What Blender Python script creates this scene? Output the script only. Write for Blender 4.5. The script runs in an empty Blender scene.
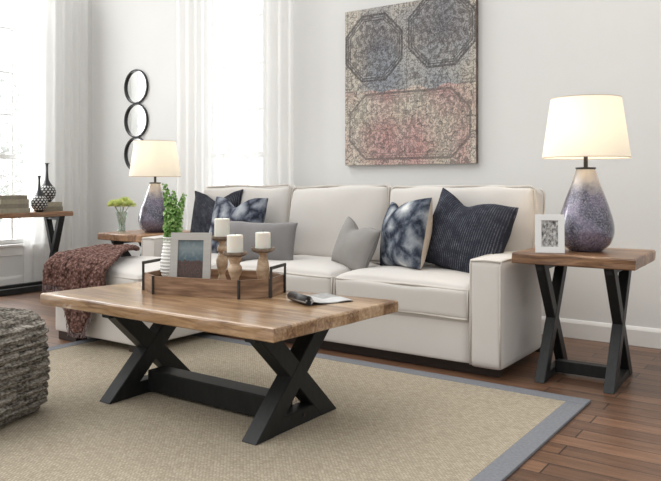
import bpy, bmesh, math, random
from mathutils import Vector, Matrix, noise
C = bpy.context.scene.collection
R = math.radians
rnd = random.Random(7)

def mixc(a, b_, t): t = max(0, min(1, t)); return tuple(a[i]*(1-t)+b_[i]*t for i in range(3))

# ------------------------------------------------------------------ materials
def new_mat(name):
    m = bpy.data.materials.new(name); m.use_nodes = True
    nt = m.node_tree
    return m, nt, nt.nodes['Principled BSDF']

def nd(nt, typ, **kw):
    n = nt.nodes.new(typ)
    for k, v in kw.items():
        if k in n.bl_rna.properties: setattr(n, k, v)
        else: n.inputs[k].default_value = v
    return n

def lk(nt, a, b): nt.links.new(a, b)

def ramp(nt, fac, stops):
    r = nt.nodes.new('ShaderNodeValToRGB')
    e = r.color_ramp.elements
    while len(e) < len(stops): e.new(0.5)
    for i, (p, c) in enumerate(stops):
        e[i].position = p; e[i].color = (*c, 1)
    lk(nt, fac, r.inputs['Fac'])
    return r

def coords(nt, scale=(1, 1, 1), rot=(0, 0, 0)):
    t = nt.nodes.new('ShaderNodeTexCoord'); mp = nt.nodes.new('ShaderNodeMapping')
    mp.inputs['Scale'].default_value = scale; mp.inputs['Rotation'].default_value = rot
    lk(nt, t.outputs['Object'], mp.inputs['Vector'])
    return mp.outputs['Vector']

def noisy(name, stops, scale=(1, 1, 1), nscale=5, rough=.8, bump=0, bscale=None, detail=4, spec=.5,
          metal=0, sheen=0, coat=0, dist=.002, rot=(0, 0, 0), croot=.1):
    m, nt, b = new_mat(name)
    v = coords(nt, scale, rot)
    n = nd(nt, 'ShaderNodeTexNoise', Scale=nscale, Detail=detail)
    lk(nt, v, n.inputs['Vector'])
    r = ramp(nt, n.outputs['Fac'], stops)
    lk(nt, r.outputs['Color'], b.inputs['Base Color'])
    b.inputs['Roughness'].default_value = rough
    b.inputs['Specular IOR Level'].default_value = spec
    b.inputs['Metallic'].default_value = metal
    b.inputs['Sheen Weight'].default_value = sheen
    b.inputs['Coat Weight'].default_value = coat
    b.inputs['Coat Roughness'].default_value = croot
    if bump:
        n2 = nd(nt, 'ShaderNodeTexNoise', Scale=bscale or nscale, Detail=3)
        lk(nt, v, n2.inputs['Vector'])
        bp = nd(nt, 'ShaderNodeBump', Strength=bump, Distance=dist)
        lk(nt, n2.outputs['Fac'], bp.inputs['Height']); lk(nt, bp.outputs['Normal'], b.inputs['Normal'])
    return m

def two(c, d=.06, lo=.35, hi=.65):
    return [(lo, tuple(max(0, x*(1-d)) for x in c)), (hi, tuple(min(1, x*(1+d)) for x in c))]

def wood(name, dark, mid, light, plank=.095, axis=0, rough=.42, coat=.25, knots=True):
    """boards running along `axis`, tone differs board by board"""
    m, nt, b = new_mat(name)
    t = nt.nodes.new('ShaderNodeTexCoord')
    sp = nt.nodes.new('ShaderNodeSeparateXYZ'); lk(nt, t.outputs['Object'], sp.inputs[0])
    across = sp.outputs[1 - axis]
    dv = nd(nt, 'ShaderNodeMath', operation='DIVIDE'); lk(nt, across, dv.inputs[0]); dv.inputs[1].default_value = plank
    fl = nd(nt, 'ShaderNodeMath', operation='FLOOR'); lk(nt, dv.outputs[0], fl.inputs[0])
    wn = nd(nt, 'ShaderNodeTexWhiteNoise', noise_dimensions='1D'); lk(nt, fl.outputs[0], wn.inputs['W'])
    mp = nt.nodes.new('ShaderNodeMapping')
    mp.inputs['Scale'].default_value = (2.2, 26, 26) if axis == 0 else (26, 2.2, 26)
    cb = nt.nodes.new('ShaderNodeCombineXYZ')
    ml = nd(nt, 'ShaderNodeMath', operation='MULTIPLY'); lk(nt, wn.outputs['Value'], ml.inputs[0]); ml.inputs[1].default_value = 9
    for i in range(3): lk(nt, ml.outputs[0], cb.inputs[i])
    lk(nt, cb.outputs[0], mp.inputs['Location']); lk(nt, t.outputs['Object'], mp.inputs['Vector'])
    n = nd(nt, 'ShaderNodeTexNoise', Scale=1.6, Detail=7, Roughness=.65, Distortion=.8)
    lk(nt, mp.outputs[0], n.inputs['Vector'])
    a = nd(nt, 'ShaderNodeMath', operation='MULTIPLY_ADD'); lk(nt, wn.outputs['Value'], a.inputs[0])
    a.inputs[1].default_value = .26; lk(nt, n.outputs['Fac'], a.inputs[2])
    s = nd(nt, 'ShaderNodeMath', operation='SUBTRACT'); lk(nt, a.outputs[0], s.inputs[0]); s.inputs[1].default_value = .13
    r = ramp(nt, s.outputs[0], [(.28, dark), (.48, mid), (.72, light)])
    lk(nt, r.outputs['Color'], b.inputs['Base Color'])
    # narrow joint between boards
    fr = nd(nt, 'ShaderNodeMath', operation='FRACT'); lk(nt, dv.outputs[0], fr.inputs[0])
    gr = nd(nt, 'ShaderNodeMath', operation='GREATER_THAN'); lk(nt, fr.outputs[0], gr.inputs[0]); gr.inputs[1].default_value = .025
    mn = nd(nt, 'ShaderNodeMath', operation='MULTIPLY_ADD'); lk(nt, n.outputs['Fac'], mn.inputs[0])
    mn.inputs[1].default_value = .35; lk(nt, gr.outputs[0], mn.inputs[2])
    bp = nd(nt, 'ShaderNodeBump', Strength=.45, Distance=.003)
    lk(nt, mn.outputs[0], bp.inputs['Height']); lk(nt, bp.outputs['Normal'], b.inputs['Normal'])
    b.inputs['Roughness'].default_value = rough
    b.inputs['Coat Weight'].default_value = coat; b.inputs['Coat Roughness'].default_value = .25
    return m

def attr_mat(name, rough=.8, bump=0, bscale=200, coat=0, spec=.4):
    m, nt, b = new_mat(name)
    a = nt.nodes.new('ShaderNodeVertexColor'); a.layer_name = 'Col'
    lk(nt, a.outputs['Color'], b.inputs['Base Color'])
    b.inputs['Roughness'].default_value = rough; b.inputs['Coat Weight'].default_value = coat
    b.inputs['Specular IOR Level'].default_value = spec
    if bump:
        v = coords(nt); n = nd(nt, 'ShaderNodeTexNoise', Scale=bscale, Detail=2); lk(nt, v, n.inputs['Vector'])
        bp = nd(nt, 'ShaderNodeBump', Strength=bump, Distance=.002)
        lk(nt, n.outputs['Fac'], bp.inputs['Height']); lk(nt, bp.outputs['Normal'], b.inputs['Normal'])
    return m

M = {}
M['wall'] = noisy('wall_paint', two((.775, .772, .755), .012), nscale=2, rough=.92, bump=.05, bscale=120)
M['trim'] = noisy('trim_paint', two((.82, .81, .79), .01), nscale=3, rough=.5)
M['frame_white'] = noisy('window_paint', two((.74, .74, .73), .01), nscale=3, rough=.5)
M['table_wood'] = wood('table_wood', (.16, .082, .038), (.37, .225, .115), (.58, .42, .265), .088, 0, .28, .5)
M['end_wood'] = wood('end_table_wood', (.10, .045, .02), (.27, .14, .066), (.45, .28, .155), .1, 0)
M['console_wood'] = wood('console_wood', (.14, .065, .03), (.32, .17, .085), (.45, .27, .15), .1, 1)
M['tray_wood'] = noisy('tray_wood', [(.3, (.11, .058, .032)), (.52, (.26, .15, .085)), (.72, (.42, .27, .17))], scale=(4, 4, 38), nscale=1.4, rough=.6, bump=.4, detail=8)
M['black_steel'] = noisy('black_painted_wood', two((.0125, .0135, .0135), .2), scale=(10, 10, 3), nscale=5, rough=.45, bump=.15, bscale=14, spec=.3)
M['metal'] = noisy('dark_iron', two((.05, .045, .04), .2), nscale=20, rough=.4, metal=.7)
M['sofa'] = noisy('sofa_linen', two((.645, .612, .575), .025), nscale=3, rough=.95, bump=.35, bscale=420, dist=.001, sheen=.15, spec=.15)
M['piping'] = noisy('sofa_piping', two((.60, .56, .51), .04), nscale=20, rough=.95, spec=.15)
M['foot'] = noisy('dark_wood_foot', two((.030, .019, .014), .2), scale=(3, 3, 20), nscale=4, rough=.45)
M['grey_pillow'] = noisy('grey_velvet', two((.20, .19, .188), .08), nscale=6, rough=.9, sheen=.4, bump=.2, bscale=300, dist=.001, spec=.2)
M['light_grey_pillow'] = noisy('light_grey_weave', two((.31, .295, .28), .05), scale=(1, 1, 1), nscale=10, rough=.95, bump=.5, bscale=260, dist=.0015, spec=.1)
M['beige'] = noisy('beige_linen', two((.55, .46, .37), .04), nscale=20, rough=.95)
M['white_wax'] = noisy('ivory_wax', two((.80, .79, .70), .015), nscale=5, rough=.45)
M['wax_sub'] = M['white_wax']; M['wax_sub'].node_tree.nodes['Principled BSDF'].inputs['Subsurface Weight'].default_value = .2
M['turned_wood'] = noisy('turned_pale_wood', [(.3, (.30, .19, .11)), (.5, (.54, .38, .245)), (.7, (.68, .53, .38))], scale=(14, 14, 30), nscale=1.5, rough=.6, bump=.3, detail=6)
M['plate_wood'] = noisy('weathered_plate_wood', [(.3, (.12, .085, .06)), (.7, (.30, .23, .17))], scale=(30, 30, 30), nscale=1.5, rough=.6, bump=.3)
M['wick'] = noisy('wick', two((.05, .045, .04), .1), nscale=9)
M['ceramic'] = noisy('white_ceramic', two((.78, .78, .74), .04), nscale=12, rough=.45, bump=.2, bscale=40)
M['frame_grey'] = noisy('pale_frame', two((.50, .485, .455), .04), scale=(3, 30, 30), nscale=3, rough=.6, bump=.2)
M['frame_lacquer'] = noisy('white_lacquer', two((.80, .80, .79), .01), nscale=3, rough=.3)
M['mat_board'] = noisy('mat_board', two((.8, .79, .77), .01), nscale=30, rough=.9)
M['brown_back'] = noisy('frame_back', two((.05, .04, .035), .1), nscale=9, rough=.8)
M['leaf'] = noisy('bell_green', [(.32, (.05, .15, .025)), (.5, (.20, .40, .09)), (.66, (.60, .76, .38))], nscale=70, rough=.55)
M['stem'] = noisy('stem_green', two((.13, .25, .06), .15), nscale=30, rough=.6)
M['bloom'] = noisy('bloom_yellow_green', [(.3, (.50, .58, .18)), (.7, (.84, .88, .45))], nscale=40, rough=.8)
M['book'] = noisy('taupe_cloth', two((.33, .30, .225), .10), nscale=30, rough=.85, bump=.2, bscale=300)
M['book_dark'] = noisy('dark_taupe_cloth', two((.24, .215, .165), .10), nscale=30, rough=.85, bump=.2, bscale=300)
M['paper'] = noisy('aged_paper', two((.50, .46, .37), .06), scale=(1, 1, 60), nscale=6, rough=.9)
M['magpaper'] = attr_mat('magazine_page', .35, coat=.2)
M['black_print'] = noisy('black_print', two((.02, .02, .022), .3), nscale=30, rough=.3)
M['mirror_frame'] = noisy('black_ring', two((.02, .02, .02), .1), nscale=5, rough=.4)
m, nt, b = new_mat('mirror_glass'); b.inputs['Metallic'].default_value = 1; b.inputs['Roughness'].default_value = .03
b.inputs['Base Color'].default_value = (.93, .94, .94, 1); M['mirror'] = m

# clear glass: fixed mix of see-through and reflection
def clear_glass(name, refl=.08, tint=(.97, .98, .98)):
    m, nt, b = new_mat(name)
    nt.nodes.remove(b)
    tr = nd(nt, 'ShaderNodeBsdfTransparent', Color=(*tint, 1)); gl = nd(nt, 'ShaderNodeBsdfGlossy', Roughness=.03)
    mx = nd(nt, 'ShaderNodeMixShader', Fac=refl)
    lk(nt, tr.outputs[0], mx.inputs[1]); lk(nt, gl.outputs[0], mx.inputs[2])
    lk(nt, mx.outputs[0], nt.nodes['Material Output'].inputs['Surface'])
    return m
M['pane'] = clear_glass('window_pane', .05)
M['vase_glass'] = clear_glass('vase_glass', .16, (.88, .92, .88))

def sheer(name, col, transp, transl):
    m, nt, b = new_mat(name)
    nt.nodes.remove(b)
    df = nd(nt, 'ShaderNodeBsdfDiffuse', Color=(*col, 1)); tl = nd(nt, 'ShaderNodeBsdfTranslucent', Color=(*col, 1))
    tr = nd(nt, 'ShaderNodeBsdfTransparent')
    m1 = nd(nt, 'ShaderNodeMixShader', Fac=transl); lk(nt, df.outputs[0], m1.inputs[1]); lk(nt, tl.outputs[0], m1.inputs[2])
    m2 = nd(nt, 'ShaderNodeMixShader', Fac=transp); lk(nt, m1.outputs[0], m2.inputs[1]); lk(nt, tr.outputs[0], m2.inputs[2])
    lk(nt, m2.outputs[0], nt.nodes['Material Output'].inputs['Surface'])
    return m
M['sheer'] = sheer('sheer_voile', (.97, .967, .955), .28, .42)
M['shade'] = sheer('lamp_shade_linen', (.93, .91, .86), 0, .45)

# lamp glass: mottled violet mercury glass, silvery at the neck
m, nt, b = new_mat('violet_mercury_glass')
v = coords(nt); t = nt.nodes.new('ShaderNodeSeparateXYZ'); lk(nt, v, t.inputs[0])
n1 = nd(nt, 'ShaderNodeTexNoise', Scale=9, Detail=3, Roughness=.6); lk(nt, v, n1.inputs['Vector'])
n2 = nd(nt, 'ShaderNodeTexVoronoi', Scale=150); lk(nt, v, n2.inputs['Vector'])
n3 = nd(nt, 'ShaderNodeTexNoise', Scale=110, Detail=3, Roughness=.7); lk(nt, v, n3.inputs['Vector'])
r1 = ramp(nt, n1.outputs['Fac'], [(.33, (.03, .03, .045)), (.5, (.085, .078, .125)), (.7, (.20, .165, .24))])
r2 = ramp(nt, n3.outputs['Fac'], [(.45, (0, 0, 0)), (.68, (.75, .75, .75))])
mx = nd(nt, 'ShaderNodeMixRGB', blend_type='MIX'); mx.inputs[2].default_value = (.34, .32, .38, 1)
lk(nt, r2.outputs[0], mx.inputs[0]); lk(nt, r1.outputs[0], mx.inputs[1])
ad = nd(nt, 'ShaderNodeMath', operation='MULTIPLY_ADD'); lk(nt, n1.outputs['Fac'], ad.inputs[0]); ad.inputs[1].default_value = .18
lk(nt, t.outputs[2], ad.inputs[2])
r3 = ramp(nt, ad.outputs[0], [(.385, (0, 0, 0)), (.46, (1, 1, 1))])
mx2 = nd(nt, 'ShaderNodeMixRGB'); lk(nt, r3.outputs[0], mx2.inputs[0]); lk(nt, mx.outputs[0], mx2.inputs[1])
mx2.inputs[2].default_value = (.47, .43, .40, 1)
lk(nt, mx2.outputs[0], b.inputs['Base Color'])
b.inputs['Roughness'].default_value = .22; b.inputs['Coat Weight'].default_value = .7; b.inputs['Coat Roughness'].default_value = .05
b.inputs['Metallic'].default_value = .25
bp = nd(nt, 'ShaderNodeBump', Strength=.35, Distance=.003); lk(nt, n3.outputs['Fac'], bp.inputs['Height']); lk(nt, bp.outputs[0], b.inputs['Normal'])
M['lamp_glass'] = m

# floor boards
m, nt, b = new_mat('floor_boards')
v = coords(nt)
br = nd(nt, 'ShaderNodeTexBrick', offset=.37, Scale=1)
for k, x in {'Color1': (.112, .057, .032, 1), 'Color2': (.215, .112, .063, 1), 'Mortar': (.02, .010, .007, 1), 'Mortar Size': .0032,
             'Mortar Smooth': .3, 'Bias': -.1, 'Brick Width': .82, 'Row Height': .105}.items(): br.inputs[k].default_value = x
lk(nt, v, br.inputs['Vector'])
mp = nt.nodes.new('ShaderNodeMapping'); mp.inputs['Scale'].default_value = (2, 24, 1); lk(nt, v, mp.inputs['Vector'])
n = nd(nt, 'ShaderNodeTexNoise', Scale=1.5, Detail=6, Roughness=.6, Distortion=.6); lk(nt, mp.outputs[0], n.inputs['Vector'])
r = ramp(nt, n.outputs['Fac'], [(.3, (.62, .60, .58)), (.7, (1.3, 1.3, 1.3))])
mx = nd(nt, 'ShaderNodeMixRGB', blend_type='MULTIPLY'); mx.inputs[0].default_value = 1
lk(nt, br.outputs['Color'], mx.inputs[1]); lk(nt, r.outputs[0], mx.inputs[2]); lk(nt, mx.outputs[0], b.inputs['Base Color'])
b.inputs['Roughness'].default_value = .36
bp = nd(nt, 'ShaderNodeBump', Strength=.35, Distance=.003)
ad = nd(nt, 'ShaderNodeMath', operation='MULTIPLY_ADD'); lk(nt, br.outputs['Fac'], ad.inputs[0]); ad.inputs[1].default_value = -1
lk(nt, n.outputs['Fac'], ad.inputs[2]); lk(nt, ad.outputs[0], bp.inputs['Height']); lk(nt, bp.outputs[0], b.inputs['Normal'])
M['floor'] = m

# woven rug
m, nt, b = new_mat('sisal_weave')
v = coords(nt)
br = nd(nt, 'ShaderNodeTexBrick', offset=.5, Scale=1)
for k, x in {'Color1': (.46, .395, .30, 1), 'Color2': (.60, .53, .415, 1), 'Mortar': (.35, .295, .215, 1), 'Mortar Size': .0018,
             'Mortar Smooth': .6, 'Brick Width': .0155, 'Row Height': .0085}.items(): br.inputs[k].default_value = x
lk(nt, v, br.inputs['Vector'])
n = nd(nt, 'ShaderNodeTexNoise', Scale=55, Detail=5, Roughness=.7); lk(nt, v, n.inputs['Vector'])
r = ramp(nt, n.outputs['Fac'], [(.3, (.84, .835, .82)), (.7, (1.08, 1.08, 1.08))])
mx = nd(nt, 'ShaderNodeMixRGB', blend_type='MULTIPLY'); mx.inputs[0].default_value = 1
lk(nt, br.outputs['Color'], mx.inputs[1]); lk(nt, r.outputs[0], mx.inputs[2]); lk(nt, mx.outputs[0], b.inputs['Base Color'])
b.inputs['Roughness'].default_value = .95; b.inputs['Specular IOR Level'].default_value = .1
bp = nd(nt, 'ShaderNodeBump', Strength=.9, Distance=.005)
ad = nd(nt, 'ShaderNodeMath', operation='MULTIPLY_ADD'); lk(nt, br.outputs['Fac'], ad.inputs[0]); ad.inputs[1].default_value = -.8
lk(nt, n.outputs['Fac'], ad.inputs[2]); lk(nt, ad.outputs[0], bp.inputs['Height']); lk(nt, bp.outputs[0], b.inputs['Normal'])
M['rug'] = m
M['rug_border'] = noisy('rug_border', two((.20, .205, .22), .08), nscale=80, rough=.9, bump=.4, bscale=400, spec=.1)

# navy knit with pale flecked ribs
def ribbed(name, dark, light, freq, rot=0, gain=.55):
    m, nt, b = new_mat(name)
    v = coords(nt, (1, 1, 1), (0, rot, 0))
    w = nd(nt, 'ShaderNodeTexWave', bands_direction='X', Scale=freq, Distortion=1.2); w.inputs['Detail'].default_value = 2; w.inputs['Detail Scale'].default_value = 6
    lk(nt, v, w.inputs['Vector'])
    n = nd(nt, 'ShaderNodeTexNoise', Scale=170, Detail=3, Roughness=.7); lk(nt, v, n.inputs['Vector'])
    n4 = nd(nt, 'ShaderNodeTexNoise', Scale=22, Detail=2); lk(nt, v, n4.inputs['Vector'])
    mu = nd(nt, 'ShaderNodeMath', operation='MULTIPLY'); lk(nt, w.outputs['Fac'], mu.inputs[0]); lk(nt, n.outputs['Fac'], mu.inputs[1])
    mu2 = nd(nt, 'ShaderNodeMath', operation='MULTIPLY'); lk(nt, mu.outputs[0], mu2.inputs[0]); lk(nt, n4.outputs['Fac'], mu2.inputs[1])
    r = ramp(nt, mu2.outputs[0], [(.13, dark), (.20, mixc(dark, light, .18)), (.50, light)])
    lk(nt, r.outputs[0], b.inputs['Base Color']); b.inputs['Roughness'].default_value = .95; b.inputs['Specular IOR Level'].default_value = .1
    bp = nd(nt, 'ShaderNodeBump', Strength=.6, Distance=.004); lk(nt, mu.outputs[0], bp.inputs['Height']); lk(nt, bp.outputs[0], b.inputs['Normal'])
    return m
M['navy'] = ribbed('navy_knit', (.030, .032, .044), (.20, .21, .245), 24)
M['navy_stripe'] = ribbed('dark_stripe', (.030, .032, .042), (.20, .21, .24), 24)

# blue tie-dye and ikat pillows
def dyed(name, stops, scale, lattice=0):
    m, nt, b = new_mat(name)
    v = coords(nt, (1, 1, 1), (0, R(45), 0))
    vo = nd(nt, 'ShaderNodeTexVoronoi', feature='DISTANCE_TO_EDGE', Scale=scale)
    n = nd(nt, 'ShaderNodeTexNoise', Scale=14, Detail=5, Roughness=.65)
    va = nd(nt, 'ShaderNodeVectorMath', operation='MULTIPLY_ADD'); lk(nt, n.outputs['Color'], va.inputs[0]); va.inputs[1].default_value = (.05,)*3
    lk(nt, v, va.inputs[2]); lk(nt, v, n.inputs['Vector']); lk(nt, va.outputs[0], vo.inputs['Vector'])
    n2 = nd(nt, 'ShaderNodeTexNoise', Scale=18, Detail=5, Roughness=.6); lk(nt, v, n2.inputs['Vector'])
    a = nd(nt, 'ShaderNodeMath', operation='MULTIPLY_ADD'); lk(nt, n2.outputs['Fac'], a.inputs[0]); a.inputs[1].default_value = .42
    lk(nt, vo.outputs['Distance'], a.inputs[2])
    r = ramp(nt, a.outputs[0], stops)
    lk(nt, r.outputs[0], b.inputs['Base Color']); b.inputs['Roughness'].default_value = .9; b.inputs['Specular IOR Level'].default_value = .15
    return m
M['tie_dye'] = dyed('blue_tie_dye', [(.20, (.022, .027, .042)), (.28, (.075, .088, .115)), (.38, (.20, .22, .25)), (.50, (.33, .35, .37)), (.64, (.66, .67, .66))], 6.5)
M['ikat'] = dyed('blue_grey_ikat', [(.20, (.026, .03, .045)), (.28, (.09, .10, .13)), (.40, (.22, .24, .275)), (.62, (.42, .445, .475))], 7.5)

# chunky knitted throw
m, nt, b = new_mat('mauve_knit')
v = coords(nt)
vo = nd(nt, 'ShaderNodeTexVoronoi', Scale=62); lk(nt, v, vo.inputs['Vector'])
n = nd(nt, 'ShaderNodeTexNoise', Scale=45, Detail=4, Roughness=.7); lk(nt, v, n.inputs['Vector'])
a = nd(nt, 'ShaderNodeMath', operation='MULTIPLY_ADD'); lk(nt, vo.outputs['Distance'], a.inputs[0]); a.inputs[1].default_value = -.5; lk(nt, n.outputs['Fac'], a.inputs[2])
r = ramp(nt, a.outputs[0], [(.0, (.045, .022, .018)), (.28, (.165, .088, .072)), (.5, (.34, .215, .18))])
lk(nt, r.outputs[0], b.inputs['Base Color']); b.inputs['Roughness'].default_value = .95; b.inputs['Specular IOR Level'].default_value = .1
bp = nd(nt, 'ShaderNodeBump', Strength=1, Distance=.012); lk(nt, a.outputs[0], bp.inputs['Height']); lk(nt, bp.outputs[0], b.inputs['Normal'])
M['throw'] = m
M['fringe'] = noisy('throw_fringe', [(.3, (.09, .05, .048)), (.7, (.36, .27, .26))], nscale=40, rough=.95)

# braided pouf wool
m, nt, b = new_mat('braided_wool')
v = coords(nt, (1, 1, 1))
mp = nt.nodes.new('ShaderNodeMapping'); mp.inputs['Scale'].default_value = (6, 6, 60); lk(nt, v, mp.inputs['Vector'])
n = nd(nt, 'ShaderNodeTexNoise', Scale=2.2, Detail=4, Roughness=.6); lk(nt, mp.outputs[0], n.inputs['Vector'])
vo = nd(nt, 'ShaderNodeTexVoronoi', Scale=75); lk(nt, v, vo.inputs['Vector'])
a = nd(nt, 'ShaderNodeMath', operation='MULTIPLY_ADD'); lk(nt, vo.outputs['Distance'], a.inputs[0]); a.inputs[1].default_value = -.28; lk(nt, n.outputs['Fac'], a.inputs[2])
r = ramp(nt, a.outputs[0], [(.14, (.035, .030, .025)), (.27, (.13, .115, .097)), (.40, (.27, .245, .21)), (.54, (.44, .41, .365))])
lk(nt, r.outputs[0], b.inputs['Base Color']); b.inputs['Roughness'].default_value = .95; b.inputs['Specular IOR Level'].default_value = .1
bp = nd(nt, 'ShaderNodeBump', Strength=1, Distance=.012); lk(nt, a.outputs[0], bp.inputs['Height']); lk(nt, bp.outputs[0], b.inputs['Normal'])
M['pouf'] = m
M['bark'] = noisy('pale_bark', two((.70, .69, .66), .08), nscale=9, rough=.9)
M['tree_leaf'] = noisy('pale_tree_leaf', two((.86, .88, .84), .04), nscale=9, rough=.9)
M['bulb'] = noisy('bulb_glass', two((.9, .88, .8), .01), nscale=3, rough=.3)
M['art'] = attr_mat('printed_canvas', .85, .3, 300)
M['art_edge'] = noisy('canvas_edge', two((.16, .12, .10), .3), nscale=20, rough=.9)
M['dots'] = attr_mat('black_vase_glaze', .3, coat=.3)
M['photo'] = attr_mat('photo_print', .35, coat=.3)

# ------------------------------------------------------------------ objects
def link(name, me, mat, parent=None, loc=None, rot=None, smooth=False):
    if isinstance(me, bmesh.types.BMesh):
        bm = me; me = bpy.data.meshes.new(name)
        bmesh.ops.recalc_face_normals(bm, faces=bm.faces[:])
        bm.to_mesh(me); bm.free()
    me.name = name
    if mat: me.materials.append(mat)
    if smooth:
        for p in me.polygons: p.use_smooth = True
    o = bpy.data.objects.new(name, me); C.objects.link(o)
    if parent: o.parent = parent
    if loc: o.location = loc
    if rot: o.rotation_euler = rot
    return o

def tag(o, label, cat, group=None, kind=None):
    o['label'] = label; o['category'] = cat
    if group: o['group'] = group
    if kind: o['kind'] = kind
    return o

def thing(name, label, cat, loc=(0, 0, 0), rz=0, group=None, rot=None):
    o = bpy.data.objects.new(name, None); C.objects.link(o)
    o.empty_display_size = .1
    o.location = loc; o.rotation_euler = rot or (0, 0, rz)
    return tag(o, label, cat, group)

def structure(name, bm, mat, parent=None, smooth=False):
    o = link(name, bm, mat, parent, smooth=smooth)
    if not parent: o['kind'] = 'structure'
    return o

def box(x0, x1, y0, y1, z0, z1, bev=0, seg=2, bm=None):
    own = bmesh.new()
    bmesh.ops.create_cube(own, size=1)
    for v in own.verts:
        v.co = Vector(((x0+x1)/2 + v.co.x*(x1-x0), (y0+y1)/2 + v.co.y*(y1-y0), (z0+z1)/2 + v.co.z*(z1-z0)))
    if bev: bmesh.ops.bevel(own, geom=own.edges[:], offset=bev, segments=seg, affect='EDGES', profile=.6)
    return merge(bm, own) if bm else own

def merge(bm, other):
    me = bpy.data.meshes.new('tmp'); other.to_mesh(me); other.free(); bm.from_mesh(me); bpy.data.meshes.remove(me)
    return bm

def prism(pts, z0, z1, bev=0, axis='z', bm=None):
    """polygon pts extruded; axis z: pts=(x,y); axis x: pts=(y,z); axis y: pts=(x,z)"""
    own = bmesh.new()
    def P(p, t): return {'z': (p[0], p[1], t), 'x': (t, p[0], p[1]), 'y': (p[0], t, p[1])}[axis]
    a = [own.verts.new(P(p, z0)) for p in pts]; b = [own.verts.new(P(p, z1)) for p in pts]
    own.faces.new(a); own.faces.new(b)
    for i in range(len(pts)):
        j = (i+1) % len(pts); own.faces.new((a[i], a[j], b[j], b[i]))
    bmesh.ops.recalc_face_normals(own, faces=own.faces[:])
    if bev: bmesh.ops.bevel(own, geom=own.edges[:], offset=bev, segments=2, affect='EDGES')
    return merge(bm, own) if bm else own

def tube(pts, r, n=8, closed=False, bm=None, cap=True):
    bm = bm or bmesh.new()
    pts = [Vector(p) for p in pts]; N = len(pts); rings = []
    up = None
    for i, p in enumerate(pts):
        a = pts[i-1] if (i > 0 or closed) else p
        c = pts[(i+1) % N] if (i < N-1 or closed) else p
        d = (c-a)
        d = d.normalized() if d.length > 1e-9 else Vector((0, 0, 1))
        if up is None:
            up = Vector((0, 0, 1)) if abs(d.z) < .9 else Vector((1, 0, 0))
        s = d.cross(up)
        if s.length < 1e-6: s = d.orthogonal()
        s.normalize(); up = s.cross(d).normalized()
        rr = r[i] if isinstance(r, (list, tuple)) else r
        rings.append([bm.verts.new(p + (s*math.cos(2*math.pi*k/n) + up*math.sin(2*math.pi*k/n))*rr) for k in range(n)])
    for i in range(N if closed else N-1):
        A, B = rings[i], rings[(i+1) % N]
        for k in range(n): bm.faces.new((A[k], A[(k+1) % n], B[(k+1) % n], B[k]))
    if not closed and cap:
        bm.faces.new(rings[0]); bm.faces.new(rings[-1])
    return bm

def lathe(prof, n=40, bm=None, center=(0, 0), z=0, cap=True, ripple=None):
    bm = bm or bmesh.new(); rings = []
    for (r, h) in prof:
        rings.append([bm.verts.new((center[0] + r*math.cos(2*math.pi*k/n), center[1] + r*math.sin(2*math.pi*k/n), z+h)) for k in range(n)])
    for A, B in zip(rings, rings[1:]):
        for k in range(n): bm.faces.new((A[k], A[(k+1) % n], B[(k+1) % n], B[k]))
    if cap:
        if prof[0][0] > 1e-4: bm.faces.new(rings[0])
        if prof[-1][0] > 1e-4: bm.faces.new(rings[-1])
    bmesh.ops.remove_doubles(bm, verts=bm.verts[:], dist=1e-6)
    return bm

def smooth_prof(pts, k=6):
    """Catmull-Rom through profile points"""
    out = []
    P = [pts[0]] + list(pts) + [pts[-1]]
    for i in range(1, len(P)-2):
        for j in range(k):
            t = j/k
            q = []
            for c in (0, 1):
                a, b_, c_, d = P[i-1][c], P[i][c], P[i+1][c], P[i+2][c]
                q.append(.5*((2*b_) + (-a+c_)*t + (2*a-5*b_+4*c_-d)*t*t + (-a+3*b_-3*c_+d)*t**3))
            out.append((max(q[0], .0001), q[1]))
    out.append(pts[-1])
    return out

def soft_box(hx, hy, hz, r, n=14, crown=(0, 0, 0), wr=0, seed=0, c=(0, 0, 0)):
    """rounded, gently swollen upholstery block, centre c"""
    bm = bmesh.new(); bmesh.ops.create_cube(bm, size=2)
    bmesh.ops.subdivide_edges(bm, edges=bm.edges[:], cuts=n, use_grid_fill=True)
    h = Vector((hx, hy, hz))
    for v in bm.verts:
        a = v.co.copy()
        u = Vector([math.copysign(1-(1-abs(t))**1.6, t) for t in a])       # crowd the grid towards the edges
        p = Vector([u[i]*h[i] for i in range(3)])
        inner = Vector([max(-(h[i]-r), min(h[i]-r, p[i])) for i in range(3)])
        d = p-inner
        if d.length > 1e-9: p = inner + d.normalized()*min(r, max(d.length, r if max(abs(x) for x in a) > .999 else 0))
        f = [1-a.x**2, 1-a.y**2, 1-a.z**2]
        f = [max(0, x)**.7 for x in f]
        if abs(a.z) > .99: p.z += math.copysign(crown[2]*f[0]*f[1], a.z)
        if abs(a.y) > .99: p.y += math.copysign(crown[1]*f[0]*f[2], a.y)
        if abs(a.x) > .99: p.x += math.copysign(crown[0]*f[1]*f[2], a.x)
        if wr:
            q = p*5 + Vector((seed*3.1, seed, 0)); p += Vector((noise.noise(q), noise.noise(q+Vector((9, 0, 0))), noise.noise(q+Vector((0, 9, 0)))))*wr
        v.co = p + Vector(c)
    return bm

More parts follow.
